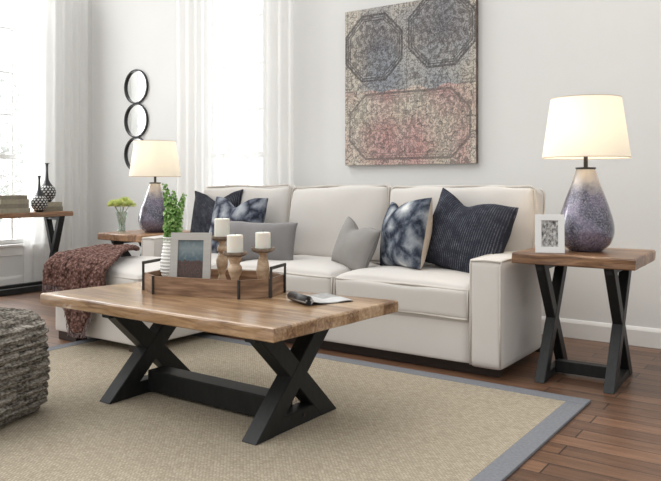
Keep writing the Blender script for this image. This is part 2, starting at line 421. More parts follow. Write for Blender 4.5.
def rect_loop(hx, hy, r, z=0, k=5, sag=None):
    pts = []
    for (sx, sy, a0) in ((1, 1, 0), (-1, 1, 90), (-1, -1, 180), (1, -1, 270)):
        for j in range(k+1):
            a = R(a0 + 90*j/k); pts.append((sx*(hx-r) + r*math.cos(a), sy*(hy-r) + r*math.sin(a), z))
    out = []
    for i, p in enumerate(pts):                                            # resample the straight runs
        q = pts[(i+1) % len(pts)]; L = (Vector(q)-Vector(p)).length; s = max(1, int(L/.05))
        for j in range(s): out.append(tuple(Vector(p).lerp(Vector(q), j/s)))
    return out

def color_mesh(name, verts, faces, cols):
    me = bpy.data.meshes.new(name); me.from_pydata(verts, [], faces)
    at = me.color_attributes.new('Col', 'FLOAT_COLOR', 'POINT')
    for i, c in enumerate(cols): at.data[i].color = (*c, 1)
    return me

def picture_plane(name, w, h, nx, nz, fn, mat, parent, y=0, z0=0, x0=None):
    """flat printed sheet facing -y, colour fn(u,v)"""
    x0 = -w/2 if x0 is None else x0
    vs, cs, fs = [], [], []
    for j in range(nz+1):
        for i in range(nx+1):
            u, v = i/nx, j/nz
            vs.append((x0+u*w, y, z0+v*h)); cs.append(fn(u, v))
    for j in range(nz):
        for i in range(nx):
            a = j*(nx+1)+i; fs.append((a, a+1, a+nx+2, a+nx+1))
    return link(name, color_mesh(name, vs, fs, cs), mat, parent)

def copy_tree(o, parent=None):
    c = o.copy(); C.objects.link(c)
    if parent: c.parent = parent
    for ch in list(o.children): copy_tree(ch, c)
    return c

def mixc(a, b_, t): t = max(0, min(1, t)); return tuple(a[i]*(1-t)+b_[i]*t for i in range(3))

# ------------------------------------------------------------------ the setting
WY, WX = 4.66, -6.35          # back wall plane and left wall plane
X1, Y0, H = 2.6, 1.2, 3.05
structure('floor', box(WX-.15, X1, -1.5, WY+.15, -.1, 0), M['floor'])
W2 = (-4.71, -3.97, .42, 2.86)   # back window x0 x1 z0 z1
bm = bmesh.new()
box(WX, W2[0], WY, WY+.14, 0, H, bm=bm); box(W2[1], X1, WY, WY+.14, 0, H, bm=bm)
box(W2[0], W2[1], WY, WY+.14, 0, W2[2], bm=bm); box(W2[0], W2[1], WY, WY+.14, W2[3], H, bm=bm)
structure('wall_back', bm, M['wall'])
W1 = (2.84, 4.06, .42, 2.86)     # left window y0 y1 z0 z1
bm = bmesh.new()
box(WX-.14, WX, Y0, W1[0], 0, H, bm=bm); box(WX-.14, WX, W1[1], WY+.14, 0, H, bm=bm)
box(WX-.14, WX, W1[0], W1[1], 0, W1[2], bm=bm); box(WX-.14, WX, W1[0], W1[1], W1[3], H, bm=bm)
structure('wall_left', bm, M['wall'])
def skirting(name, pts_axis, a0, a1, face, sign):
    prof = [(0, 0), (.016, 0), (.016, .095), (.012, .105), (.006, .115), (0, .118)]
    if pts_axis == 'x':
        structure(name, prism([(face+sign*p[0], p[1]) for p in prof], a0, a1, axis='x'), M['trim'])
    else:
        structure(name, prism([(face+sign*p[0], p[1]) for p in prof], a0, a1, axis='y'), M['trim'])
skirting('baseboard_back', 'x', WX+.016, X1, WY, -1)
skirting('baseboard_left', 'y', Y0, WY, WX, 1)

def window(name, w0, w1, z0, z1, along, wall, inward, cols, rows):
    """sash window; `along` is 'x' or 'y', inward = direction to the room on the other axis"""
    def bx(a0, a1, d0, d1, c0, c1, bm, bev=.003):
        lo, hi = sorted((wall - inward*d0, wall - inward*d1))
        if along == 'x': box(a0, a1, lo, hi, c0, c1, bev, 1, bm=bm)
        else: box(lo, hi, a0, a1, c0, c1, bev, 1, bm=bm)
    root = bpy.data.objects.new(name, None); C.objects.link(root); root['kind'] = 'structure'
    bm = bmesh.new(); t = .045
    bx(w0, w0+t, .02, .10, z0, z1, bm); bx(w1-t, w1, .02, .10, z0, z1, bm)
    bx(w0+t, w1-t, .02, .10, z0, z0+t, bm); bx(w0+t, w1-t, .02, .10, z1-t, z1, bm)
    link('window_frame', bm, M['frame_white'], root)
    bm = bmesh.new()
    for c in cols: bx(c-.011, c+.011, .045, .075, z0+t, z1-t, bm)
    for z in rows:
        g = .011 if abs(z-1.25) > .03 else .024
        bx(w0+t, w1-t, .043, .077, z-g, z+g, bm)
    link('muntin_grid', bm, M['frame_white'], root)
    bm = bmesh.new(); bx(w0+t, w1-t, .058, .062, z0+t, z1-t, bm, 0)
    link('window_pane', bm, M['pane'], root)
    bm = bmesh.new(); bx(w0-.05, w1+.05, -.05, .04, z0-.028, z0, bm, .005); bx(w0-.03, w1+.03, -.018, 0, z0-.11, z0-.028, bm)
    link('window_sill', bm, M['trim'], root)
window('window_1', W1[0], W1[1], W1[2], W1[3], 'y', WX, 1, (3.08, 3.32, 3.56, 3.80), (.85, 1.25, 1.65, 2.05, 2.47))
window('window_2', W2[0], W2[1], W2[2], W2[3], 'x', WY, -1, (-4.46, -4.22), (.85, 1.25, 1.65, 2.05, 2.47))

# curtains
def curtain(label, x0, y0, x1, y1, folds, amp, seed, z1=2.95):
    d = Vector((x1-x0, y1-y0, 0)); L = d.length; d.normalize(); nrm = Vector((-d.y, d.x, 0))
    bm = bmesh.new(); nx, nz = folds*14, 14; rows = []
    for j in range(nz+1):
        z = .004 + (z1-.004)*j/nz; row = []
        for i in range(nx+1):
            u = i/nx
            ph = 2*math.pi*folds*u + .9*math.sin(u*7+seed) + .15*math.sin(z*1.7+seed)
            a = amp*(1-.25*j/nz)*math.sin(ph)
            p = Vector((x0, y0, z)) + d*(u*L + .25*amp*math.cos(ph)) + nrm*a
            row.append(bm.verts.new(p))
        rows.append(row)
    for j in range(nz):
        for i in range(nx): bm.faces.new((rows[j][i], rows[j][i+1], rows[j+1][i+1], rows[j+1][i]))
    return tag(link('curtain', bm, M['sheer'], smooth=True), label, 'curtain', 'sheer white curtains')
curtain('white sheer curtain hanging left of the corner, behind the console table vases', WX+.078, 3.84, WX+.078, 4.56, 7, .016, 1)
curtain('white sheer curtain over the left half of the sofa window, nearest the mirrors', -4.97, WY-.11, -4.36, WY-.11, 6, .018, 2)
curtain('white sheer curtain over the right half of the sofa window, nearest the wall art', -4.34, WY-.10, -3.58, WY-.10, 7, .018, 5)

# trees outside the left window
def tree(loc, h, seed, label):
    r = random.Random(seed); t = thing('tree', label, 'tree', loc, group='trees outside the window')
    bm = tube([(0, 0, 0), (.05, 0, h*.35), (-.05, .05, h*.7), (0, 0, h)], [.14, .11, .07, .02], 8)
    lf = bmesh.new()
    for k in range(34):
        z = h*(.2+.75*k/34); a = r.uniform(0, 6.28); L = (h-z)*.45+.5
        tip = Vector((math.cos(a)*L, math.sin(a)*L, z+L*.35))
        tube([(0, 0, z), tip*.5+Vector((0, 0, z*.5)), tip], [.03, .02, .006], 5, bm=bm)
        for q in range(20):
            p = Vector((0, 0, z)).lerp(tip, r.uniform(.3, 1)) + Vector((r.gauss(0, .2), r.gauss(0, .2), r.gauss(0, .2)))
            s = r.uniform(.04, .09); e1 = Vector((r.gauss(0, 1), r.gauss(0, 1), r.gauss(0, 1))).normalized(); e2 = e1.orthogonal()
            vs = [lf.verts.new(p+e1*s), lf.verts.new(p+e2*s*.5), lf.verts.new(p-e1*s), lf.verts.new(p-e2*s*.5)]
            lf.faces.new(vs)
    link('trunk', bm, M['bark'], t); link('foliage', lf, M['tree_leaf'], t)
tree((-17.5, 11.2, -1.0), 4.6, 3, 'pale tree seen through the left window, the one farther right')
tree((-13.6, 7.0, -1.0), 4.4, 5, 'pale tree seen through the left window, at the picture edge')

# ------------------------------------------------------------------ rug
RX0, RX1, RY0, RY1, RZ = -3.85, -.893, .3, 3.33, .012
t = thing('area_rug', 'tan woven sisal area rug with a blue-grey fabric border', 'rug', (-2.4, 1.8, 0))
def local(o_loc, bm):
    for v in bm.verts: v.co -= Vector(o_loc)
    return bm
link('rug_field', local((-2.4, 1.8, 0), box(RX0+.085, RX1-.085, RY0+.085, RY1-.085, .0, RZ-.001)), M['rug'], t)
bm = bmesh.new(); w = .087
box(RX0, RX1, RY1-w, RY1, 0, RZ+.001, .004, 2, bm=bm); box(RX0, RX1, RY0, RY0+w, 0, RZ+.001, .004, 2, bm=bm)
box(RX1-w, RX1, RY0+w, RY1-w, 0, RZ+.001, .004, 2, bm=bm); box(RX0, RX0+w, RY0+w, RY1-w, 0, RZ+.001, .004, 2, bm=bm)
o = link('rug_border', local((-2.4, 1.8, 0), bm), M['rug_border'], t); o['label'] = 'blue-grey fabric border'

# ------------------------------------------------------------------ sofa
SL = (-2.7, 3.41, 0)
sofa = thing('sofa', 'long off-white linen sofa with piped box cushions and a chaise at its left end', 'sofa', SL)
AX0, AX1 = -1.524, -1.351; LX0, LX1 = -4.07, -3.93; FY = 3.41; SZ = .055
def spart(name, bm, mat=M['sofa'], parent=sofa, smooth=True): return link(name, local(SL, bm), mat, parent, smooth=smooth)
def sb(x0, x1, y0, y1, z0, z1, r=.02, n=12, crown=(0, 0, 0), wr=0, seed=0):
    return soft_box((x1-x0)/2, (y1-y0)/2, (z1-z0)/2, r, n, crown, wr, seed, ((x0+x1)/2, (y0+y1)/2, (z0+z1)/2))
bm = bmesh.new()
merge(bm, sb(LX1-.02, AX0+.004, FY+.012, 4.2, SZ+.005, .285, .012)); 
base = spart('base', bm)
spart('chaise_base', sb(-4.06, -3.24, 2.70, 3.60, SZ, .285, .014))
for nm, x0, x1, y1 in (('arm', AX0, AX1, 4.03), ('arm', LX0, LX1, 4.03)):
    a = spart(nm, sb(x0, x1, FY, y1, SZ, .605, .02, 14, (.004, .006, .008), .002, x0))
    p = bmesh.new()
    for (px_, lo) in ((x0+.006, 0), (x1-.006, 0)):
        tube([(px_, FY-.001, SZ+.01), (px_, FY-.002, .3), (px_, FY-.001, .58), (px_, FY+.008, .602), (px_, FY+.2, .608), (px_, y1-.01, .606)], .0052, 8, bm=p)
    tube([(x0+.006, FY, .600), ((x0+x1)/2, FY-.004, .606), (x1-.006, FY, .600)], .0052, 8, bm=p)
    spart('piping', p, M['piping'], a)
spart('back_frame', sb(-4.02, -1.44, 4.13, 4.30, SZ, .90, .03))
# feet
def foot(x0, x1, y0, y1, z0): spart('foot', box(x0, x1, y0, y1, z0, SZ+.01, .004), M['foot'], smooth=False)
foot(-4.05, -3.865, 2.72, 2.80, 0)
foot(-3.36, -3.26, 2.72, 2.80, RZ); foot(-1.50, -1.38, 4.14, 4.22, 0); foot(-4.04, -3.92, 4.14, 4.22, 0)
spart('plinth', box(-3.22, -1.39, 3.475, 3.53, 0, SZ+.008, .003), M['foot'], smooth=False)
# seat cushions
def seat(x0, x1, y0, y1, sd):
    z0, z1 = .285, .452
    c = spart('seat_cushion', sb(x0, x1, y0, y1, z0, z1, .028, 18, (.004, .012, .055), .009, sd))
    p = bmesh.new(); cx, cy = (x0+x1)/2, (y0+y1)/2
    for z in (z1-.006, z0+.010):
        lp = [(cx+q[0], cy+q[1], z + .003*math.sin(q[0]*9+sd)) for q in rect_loop((x1-x0)/2-.002, (y1-y0)/2-.002, .03)]
        tube(lp, .0062, 7, True, bm=p)
    for x_ in (x0+.004, x1-.004): tube([(x_, y0+.003, z0+.012), (x_, y0-.001, (z0+z1)/2), (x_, y0+.003, z1-.008)], .0045, 6, bm=p)
    spart('piping', p, M['piping'], c)
seat(-2.375, AX0-.004, FY-.005, 4.10, 1)
seat(-3.232, -2.385, FY-.005, 4.10, 2)
# chaise cushion: L shaped outline is split by the left arm, so it narrows behind the arm front
def chaise_cushion():
    x0, x1, y0, y1 = -4.062, -3.242, 2.692, 3.402
    c = spart('seat_cushion', sb(x0, x1, y0, y1, .285, .458, .028, 18, (.004, .008, .048), .005, 7))
    merge_me = sb(LX1+.004, x1, 3.39, 4.10, .287, .466, .028, 10, (0, 0, .03), .003, 8)
    spart('seat_cushion', merge_me)
    p = bmesh.new(); cx, cy = (x0+x1)/2, (y0+y1)/2
    for z in (.446, .295): tube([(cx+q[0], cy+q[1], z) for q in rect_loop((x1-x0)/2-.002, (y1-y0)/2-.002, .03)], .005, 7, True, bm=p)
    tube([(x1-.004, y0+.002, .297), (x1-.004, y0+.002, .44)], .0045, 6, bm=p)
    spart('piping', p, M['piping'], c)
chaise_cushion()
# back cushions, leaning back
def back(x0, x1, sd, lean=7, h=.51, zb=.462, y=4.075):
    hx = (x1-x0)/2; hy = .085; hz = h/2
    bm = soft_box(hx, hy, hz, .035, 22, (.006, .07, .006), .018, sd)
    p = bmesh.new()
    def lp(y_):
        out = []
        for q in rect_loop(hx-.003, hz-.003, .035):
            out.append((q[0], y_ , q[1] + .004*math.sin(q[0]*11+sd)))
        return out
    for y_ in (-hy+.003, hy-.003): tube(lp(y_), .0065, 7, True, bm=p)
    mt = Matrix.Translation(((x0+x1)/2, y, zb+hz)) @ Matrix.Rotation(R(-lean), 4, 'X') @ Matrix.Rotation(R({1: -.6, 2: -1.2, 3: -.8}[sd]), 4, 'Y')
    bm.transform(mt); p.transform(mt)
    c = spart('back_cushion', bm); spart('piping', p, M['piping'], c)
back(-2.345, -1.385, 1)
back(-3.165, -2.355, 2); back(-4.04, -3.175, 3)

# ------------------------------------------------------------------ throw pillows
def pillow_mesh(w, h, th, n=26, chop=.05, seed=0, pinch=.045, peak=0.0, cu=0, cw=.42):
    bm = bmesh.new(); g = {}
    def prof(u, v, s):
        e = max(0, (1-u*u))*max(0, (1-v*v))
        t_ = th/2*e**.42
        x = w/2*u*(1-pinch*(1-v*v)); z = h/2*v*(1-pinch*(1-u*u))
        z -= chop*math.exp(-((u-cu)/cw)**2)*max(0, (v+1)/2)**3
        x += peak*math.copysign(1, u)*abs(u)**6*max(0, v)**6; z += peak*abs(u)**6*max(0, v)**6
        q = Vector((x*7+seed, z*7, seed)); t_ *= 1+.16*noise.noise(q)
        t_ += chop*.25*math.exp(-((u-cu)/(cw*.4))**2)*max(0, v)**2*(-1)*e**.3
        return Vector((x + .006*noise.noise(q*1.7), s*max(t_, 0), z + .006*noise.noise(q*1.3+Vector((5, 0, 0)))))
    for s in (-1, 1):
        for i in range(n+1):
            for j in range(n+1):
                u, v = math.sin((i/n-.5)*math.pi), math.sin((j/n-.5)*math.pi)
                border = i in (0, n) or j in (0, n)
                if s == 1 and border: continue
                g[(s, i, j)] = bm.verts.new(prof(u, v, s) if not border else prof(u, v, 0))
    def G(s, i, j):
        return g[(-1, i, j)] if (i in (0, n) or j in (0, n)) else g[(s, i, j)]
    for s in (-1, 1):
        for i in range(n):
            for j in range(n):
                f = [G(s, i, j), G(s, i+1, j), G(s, i+1, j+1), G(s, i, j+1)]
                bm.faces.new(f if s == -1 else f[::-1])
    edge = [g[(-1, i, 0)].co.copy() for i in range(n)] + [g[(-1, n, j)].co.copy() for j in range(n)] + \
           [g[(-1, i, n)].co.copy() for i in range(n, 0, -1)] + [g[(-1, 0, j)].co.copy() for j in range(n, 0, -1)]
    return bm, edge

def pillow(label, loc, w, h, th, mat, yaw=0, lean=0, roll=0, chop=.05, pipe=None, backmat=None, seed=0, pinch=.045, peak=0, piper=.005, cu=0, cw=.42):
    t = thing('throw_pillow', label, 'pillow', loc, group='throw pillows on the sofa')
    t.rotation_euler = (0, 0, 0)
    mt = Matrix.Rotation(R(yaw), 4, 'Z') @ Matrix.Rotation(R(-lean), 4, 'X') @ Matrix.Rotation(R(roll), 4, 'Y')
    t.matrix_basis = Matrix.Translation(loc) @ mt
    bm, edge = pillow_mesh(w, h, th, chop=chop, seed=seed, pinch=pinch, peak=peak, cu=cu, cw=cw)
    if backmat:
        fr = bm.copy()
        bmesh.ops.delete(bm, geom=[f for f in bm.faces if f.calc_center_median().y > 0], context='FACES')
        bmesh.ops.delete(fr, geom=[f for f in fr.faces if f.calc_center_median().y <= 0], context='FACES')
        link('pillow_front', bm, mat, t, smooth=True); link('pillow_back', fr, backmat, t, smooth=True)['label'] = 'plain beige linen back'
    else: link('pillow_cover', bm, mat, t, smooth=True)
    if pipe: link('piping', tube(edge, piper, 6, True), pipe, t, smooth=True)
    return t
pillow('navy blue knitted pillow with pale flecked ribs leaning on the right sofa arm', (-1.71, 3.79, .700), .52, .46, .22, M['navy'], -6, 14, 13, .06, seed=1, peak=.0, cu=-.22, cw=.42)
pillow('blue and white tie-dyed pillow with beige back, just left of the navy knitted one', (-2.09, 3.75, .695), .45, .42, .21, M['tie_dye'], -30, 14, -5, .05, backmat=M['beige'], seed=2, cu=-.38, cw=.30)
pillow('small plain grey pillow leaning over the gap between the two right seat cushions', (-2.41, 3.69, .610), .32, .30, .16, M['light_grey_pillow'], -14, 16, 14, .05, pipe=M['grey_pillow'], seed=3, piper=.003, cu=-.2, cw=.35)
pillow('long plain grey lumbar pillow in front of the blue-grey patterned pillow', (-3.14, 3.60, .612), .62, .26, .15, M['grey_pillow'], 4, 14, 0, .005, seed=4, pipe=M['grey_pillow'], pinch=.03, piper=.003)
pillow('blue-grey ikat patterned pillow behind the grey lumbar pillow', (-3.47, 3.76, .690), .50, .43, .16, M['ikat'], 0, 14, 1, .07, seed=5, cu=-.12, cw=.36)
pillow('large charcoal striped pillow behind the green flower stalks', (-3.80, 3.88, .71), .45, .46, .15, M['navy_stripe'], 4, 13, -2, .075, pipe=M['navy'], seed=6, peak=.01)

# ------------------------------------------------------------------ throw blanket
def throw_blanket():
    ex, ey, zt = -4.078, 2.672, .522
    t = thing('throw_blanket', 'chunky mauve-brown knitted throw with fringe over the front corner of the chaise', 'blanket', (-3.9, 2.9, .47))
    L0 = Vector((-3.9, 2.9, .47)); bm = bmesh.new(); nx, ny = 70, 96; g = {}
    rr = .07
    def drop(d):       # arc length past the edge -> outward, downward
        if d <= 0: return 0, 0
        if d < rr*math.pi/2: a = d/rr; return rr*math.sin(a), rr*(1-math.cos(a))
        return rr, rr + d - rr*math.pi/2
    hem = []
    for i in range(nx+1):
        for j in range(ny+1):
            s, q = i/nx, j/ny
            # unrolled coordinates; the throw lies slantwise
            yb = 3.22 + .04*s
            def sm(x, a, c): k_ = max(0, min(1, (x-a)/(c-a))); return k_*k_*(3-2*k_)
            hang = .15 + .26*sm(s, .30, .42) - .22*sm(s, .62, .80)           # how far it hangs past the chaise front
            b = yb + (ey-hang-yb)*q
            flat = min(1, (yb-b)/(yb-ey))
            a_ = (ex+.035) + (.13+.46*flat)*s
            ox, dz1 = drop((ex+.03)-a_); ox *= .6; oy, dz2 = drop((ey+.05)-b)
            x = (ex+.03)-ox if a_ < ex+.03 else a_
            y = (ey+.05)-oy if b < ey+.05 else b
            z = zt + .035*math.exp(-((q-.28)/.3)**2) - max(dz1, dz2) - .3*min(dz1, dz2)
            z = max(z, .07)
            nv = Vector((a_*7, b*7, 1.3)); k = noise.noise(nv)*.016 + .012*math.sin(a_*34+2*noise.noise(nv*.5)) * (1 if dz2 > 0.02 else .5)
            if dz2 > .03: y -= abs(k)*1.4 + .004
            elif dz1 > .03: x -= abs(k)*1.4 + .004
            else: z += k + .006
            g[(i, j)] = bm.verts.new(Vector((x, y, z))-L0)
    for i in range(nx):
        for j in range(ny): bm.faces.new((g[(i, j)], g[(i+1, j)], g[(i+1, j+1)], g[(i, j+1)]))
    fr = bmesh.new()
    r = random.Random(4)
    for i in range(0, nx+1):
        for rep in range(2):
            p = g[(i, ny)].co + Vector((r.uniform(-.006, .006), r.uniform(-.012, 0), 0))
            if p.z+L0.z < .12: ln = .035
            else: ln = r.uniform(.04, .075)
            tube([p+Vector((0, 0, .012)), p+Vector((r.gauss(0, .006), -.004, -ln*.5)), p+Vector((r.gauss(0, .012), -.006, -ln))], [.0035, .003, .0015], 5, bm=fr)
    for j in range(0, ny+1, 1):
        p = g[(0, j)].co
        if p.z + L0.z < .12: continue
        tube([p+Vector((0, 0, .01)), p+Vector((-.006, r.gauss(0, .006), -.025)), p+Vector((-.006, r.gauss(0, .01), -.055))], [.0035, .003, .0015], 5, bm=fr)
    o = link('knit_cloth', bm, M['throw'], t, smooth=True)
    md = o.modifiers.new('thick', 'SOLIDIFY'); md.thickness = .016; md.offset = 1
    tx = bpy.data.textures.new('knit_bumps', 'CLOUDS'); tx.noise_scale = .022
    ds = o.modifiers.new('lumps', 'DISPLACE'); ds.texture = tx; ds.strength = .014; ds.mid_level = .4
    o = link('fringe', fr, M['fringe'], t); o['kind'] = 'stuff'
throw_blanket()

# ------------------------------------------------------------------ tables
def x_frame(y0, y1, zt, bw, x0, x1, foot_bar, top_bar=.035, along='x'):
    """A crossed leg frame in the y-z plane between x0 and x1"""
    bm = bmesh.new(); e = .0015
    k = 0
    def pr(pts, sh):
        if along == 'x': prism(pts, x0+sh, x1-sh, .003, 'x', bm)
        else: prism(pts, x0+sh, x1-sh, .003, 'y', bm)
    pr([(y0, 0), (y0+bw, 0), (y1, zt), (y1-bw, zt)], 0)
    pr([(y1-bw, 0), (y1, 0), (y0+bw, zt), (y0, zt)], e)
    pr([(y0+bw*.3, 0), (y1-bw*.3, 0), (y1-bw*.3-foot_bar*.8, foot_bar), (y0+bw*.3+foot_bar*.8, foot_bar)], 2*e)
    if top_bar: pr([(y0+.01, zt-top_bar), (y1-.01, zt-top_bar), (y1-.01, zt), (y0+.01, zt)], 3*e+.004)
    return bm

def live_edge_top(corners, z0, z1, seed, amp=.008, step=.04):
    """slab whose rim wanders a little; corners counter-clockwise"""
    out = []
    n = len(corners)
    for i in range(n):
        a, b_ = Vector((*corners[i], 0)), Vector((*corners[(i+1) % n], 0)); L = (b_-a).length; s = max(2, int(L/step))
        nr = Vector(((b_-a).y, -(b_-a).x, 0)).normalized()
        for j in range(s):
            p = a.lerp(b_, j/s); f = 0 if j == 0 else noise.noise(Vector((p.x*6+seed, p.y*6, 0)))*amp
            p += nr*f; out.append((p.x, p.y))
    bm = bmesh.new()
    layers = [(z0, -.004), (z0+.005, 0), ((z0+z1)/2, .0), (z1-.009, 0), (z1-.003, -.003), (z1, -.009)]
    cx = sum(p[0] for p in out)/len(out); cy = sum(p[1] for p in out)/len(out)
    rings = []
    for z, off in layers:
        ring = []
        for k, p in enumerate(out):
            w = noise.noise(Vector((p[0]*9, p[1]*9, z*30+seed)))*.004
            d = Vector((p[0]-cx, p[1]-cy, 0)); q = Vector((p[0], p[1], 0)) + Vector((math.copysign(1, d.x) if abs(d.x) > 0 else 0, math.copysign(1, d.y), 0))*(off + (w if off == 0 else 0))
            ring.append(bm.verts.new((q.x, q.y, z)))
        rings.append(ring)
    for A, B in zip(rings, rings[1:]):
        for k in range(len(out)): bm.faces.new((A[k], A[(k+1) % len(out)], B[(k+1) % len(out)], B[k]))
    bm.faces.new(rings[0]); bm.faces.new(rings[-1])
    return bm

CT = (-2.25, 2.29, RZ)
ct = thing('coffee_table', 'low wooden coffee table with plank top and black crossed legs on the rug', 'table', CT)
cc = [(-3.055, 1.955), (-1.625, 1.955), (-1.572, 2.755), (-2.97, 2.615)]
top = live_edge_top([(x-CT[0], y-CT[1]) for x, y in cc], .415, .468, 3, .0045)
link('tabletop', top, M['table_wood'], ct)
for x0, x1 in ((-2.705, -2.628), (-1.842, -1.765)):
    o = link('leg_frame', x_frame(2.02-CT[1], 2.56-CT[1], .415, .112, x0-CT[0], x1-CT[0], .062), M['black_steel'], ct)
    for s in (-1, 1):
        xx = (x1 if s > 0 else x0) - CT[0]
        b2 = bmesh.new(); tube([(xx-.002*s, .03, .036), (xx+.0015*s, .03, .036)], .006, 10, bm=b2)
        link('bolt', b2, M['foot'], o)
link('stretcher', box(-2.63-CT[0], -1.84-CT[0], -.05, .05, .012, .108, .004), M['black_steel'], ct)

def end_table(label, loc, rz, w, d, h, lw, ld, top_mat, legs_w=.05, bw=.075):
    t = thing('end_table', label, 'table', loc, rz)
    link('tabletop', live_edge_top([(-w, -d), (w, -d), (w, d), (-w, d)], h-.055, h, loc[0], .005), top_mat, t)
    for sx in (-1, 1):
        link('leg_frame', x_frame(-ld, ld, h-.055, bw, sx*lw-legs_w/2, sx*lw+legs_w/2, .04), M['black_steel'], t)
    link('stretcher', box(-lw+legs_w/2-.002, lw-legs_w/2+.002, -.028, .028, .014, .075, .003), M['black_steel'], t)
    return t
ET = (-1.032, 3.736, 0)
end_table('square end table with black crossed legs at the right end of the sofa', ET, R(1.7), .292, .27, .651, .165, .232, M['end_wood'])
LT = (-4.44, 3.80, 0)
end_table('wooden end table between the chaise and the corner, holding yellow-green flowers', LT, 0, .255, .30, .612, .165, .24, M['console_wood'])
M['end_wood']

# console along the left wall
KT = (-6.10, 3.3, 0)
kt = thing('console_table', 'long narrow console table below the left window holding books and black vases', 'table', KT)
link('tabletop', live_edge_top([(-.15, -.85), (.15, -.85), (.15, .855), (-.15, .855)], .685, .73, 9, .004), M['console_wood'], kt)
for yy in (-.72, .75):
    link('leg_frame', x_frame(-.135, .135, .685, .045, yy-.03, yy+.03, .05, along='y'), M['black_steel'], kt)
link('stretcher', box(.085, .135, -.70, .73, .0, .055, .003), M['black_steel'], kt)
link('stretcher', box(-.135, -.085, -.70, .73, .0, .055, .003), M['black_steel'], kt)

# ------------------------------------------------------------------ lamps
def lamp(label, loc, s=1.0, e=10, zs=1.0):
    t = thing('table_lamp', label, 'lamp', loc, group='violet glass table lamps')
    t.scale = (s, s, s*zs)
    pts = [(.001, .0), (.075, .0), (.092, .008), (.125, .040), (.143, .095), (.140, .150), (.122, .215), (.098, .285), (.072, .355), (.054, .41), (.046, .43)]
    bm = lathe(smooth_prof(pts, 6), 64)
    link('glass_body', bm, M['lamp_glass'], t, smooth=True)
    link('neck_cap', lathe([(.0001, .428), (.052, .428), (.052, .436), (.012, .438), (.0001, .438)], 40), M['metal'], t)
    link('stem', lathe([(.011, .438), (.011, .505), (.0001, .505)], 20), M['metal'], t)
    sh = bmesh.new(); n = 72
    prof = [(.224, .487), (.1795, .797)]
    lathe(prof, n, sh, cap=False); lathe([(.222, .487), (.1775, .797)], n, sh, cap=False)
    o = link('lamp_shade', sh, M['shade'], t, smooth=True)
    for r_, z_ in ((.223, .487), (.1785, .797)): link('rim', tube([(r_*math.cos(2*math.pi*k/72), r_*math.sin(2*math.pi*k/72), z_) for k in range(72)], .0022, 6, True), M['beige'], o, smooth=True)
    sp = bmesh.new(); zf = .74
    for k in range(3):
        a = 2*math.pi*k/3; tube([(0, 0, zf), (.187*math.cos(a), .187*math.sin(a), zf)], .002, 5, bm=sp)
    tube([(0, 0, .505), (.03, 0, .56), (.035, 0, .66), (0, 0, zf)], .002, 5, bm=sp); tube([(0, 0, .505), (-.03, 0, .56), (-.035, 0, .66), (0, 0, zf)], .002, 5, bm=sp)
    link('harp', sp, M['metal'], t)
    link('bulb', lathe(smooth_prof([(.001, .508), (.013, .51), (.014, .53), (.028, .565), (.026, .59), (.001, .605)], 4), 20), M['bulb'], t, smooth=True)
    ld = bpy.data.lights.new('lamp_light', 'POINT'); ld.energy = e; ld.color = (1, .80, .55); ld.shadow_soft_size = .04
    for k in (1,):
        lo = bpy.data.objects.new('lamp_light', ld); C.objects.link(lo); lo.location = (loc[0]+.0, loc[1], loc[2]+.655*s)
    return t
lamp('large violet mottled glass lamp with cream shade beside the white framed photo', (-1.03, 3.745, .653), .965, 4.5, 1.015)
lamp('violet glass lamp with cream shade left of the sofa, beside the yellow-green flowers', (-4.375, 3.80, .612), .90, 3)

# ------------------------------------------------------------------ picture frames
def photo_frame(name, label, loc, yaw, w, h, border, mat_w, dep, mat, fn, lean=10, mat_c=None):
    t = thing(name, label, 'picture frame', loc)
    t.matrix_basis = Matrix.Translation(loc) @ Matrix.Rotation(R(yaw), 4, 'Z') @ Matrix.Rotation(R(-lean), 4, 'X')
    bm = bmesh.new()
    box(-w/2, w/2, 0, dep, 0, border, .0006, 1, bm=bm); box(-w/2, w/2, 0, dep, h-border, h, .0006, 1, bm=bm)
    box(-w/2, -w/2+border, 0, dep, border, h-border, .0006, 1, bm=bm); box(w/2-border, w/2, 0, dep, border, h-border, .0006, 1, bm=bm)
    link('frame_border', bm, mat, t)
    link('backing', box(-w/2+border*.4, w/2-border*.4, dep*.6, dep*.95, border*.4, h-border*.4), M['brown_back'], t)
    if mat_w: link('mat_board', box(-w/2+border-.001, w/2-border+.001, dep*.45, dep*.6, border-.001, h-border+.001), M['mat_board'], t)
    iw, ih = w-2*(border+mat_w), h-2*(border+mat_w)
    picture_plane('photo', iw, ih, 36, 48, fn, M['photo'], t, y=dep*.42, z0=border+mat_w)
    # easel leg behind
    lg = h*.8; back = math.sin(R(lean))*lg + .05
    own = box(-.02, .02, -.002, .002, 0, lg)
    own.transform(Matrix.Translation((0, dep+.004 + .058, .012)) @ Matrix.Rotation(R(lean*1.2+5), 4, 'X'))
    link('easel_leg', own, M['brown_back'], t)
    return t
def landscape(u, v):
    n1 = noise.noise(Vector((u*9, v*12, 2))); n2 = noise.noise(Vector((u*26, v*26, 7)))
    sky = mixc((.22, .27, .285), (.075, .13, .16), abs(v-.8)*4)
    if v > .5 + .05*n1: return mixc(sky, (.45, .46, .44), max(0, n1)*.4)
    return mixc((.035, .03, .028), (.15, .065, .045), .4+n2*1.1) if v > .12 else (.06, .045, .04)
def family(u, v):
    n1 = noise.noise(Vector((u*7, v*7, 3))); n2 = noise.noise(Vector((u*17, v*17, 9)))
    g = .33 + n1*.45 + n2*.3; g = max(.02, min(.8, g)); return (g, g*.98, g*.95)
TZ = .4805
TR = (-2.421, 2.462, TZ); TRr = R(15.7)
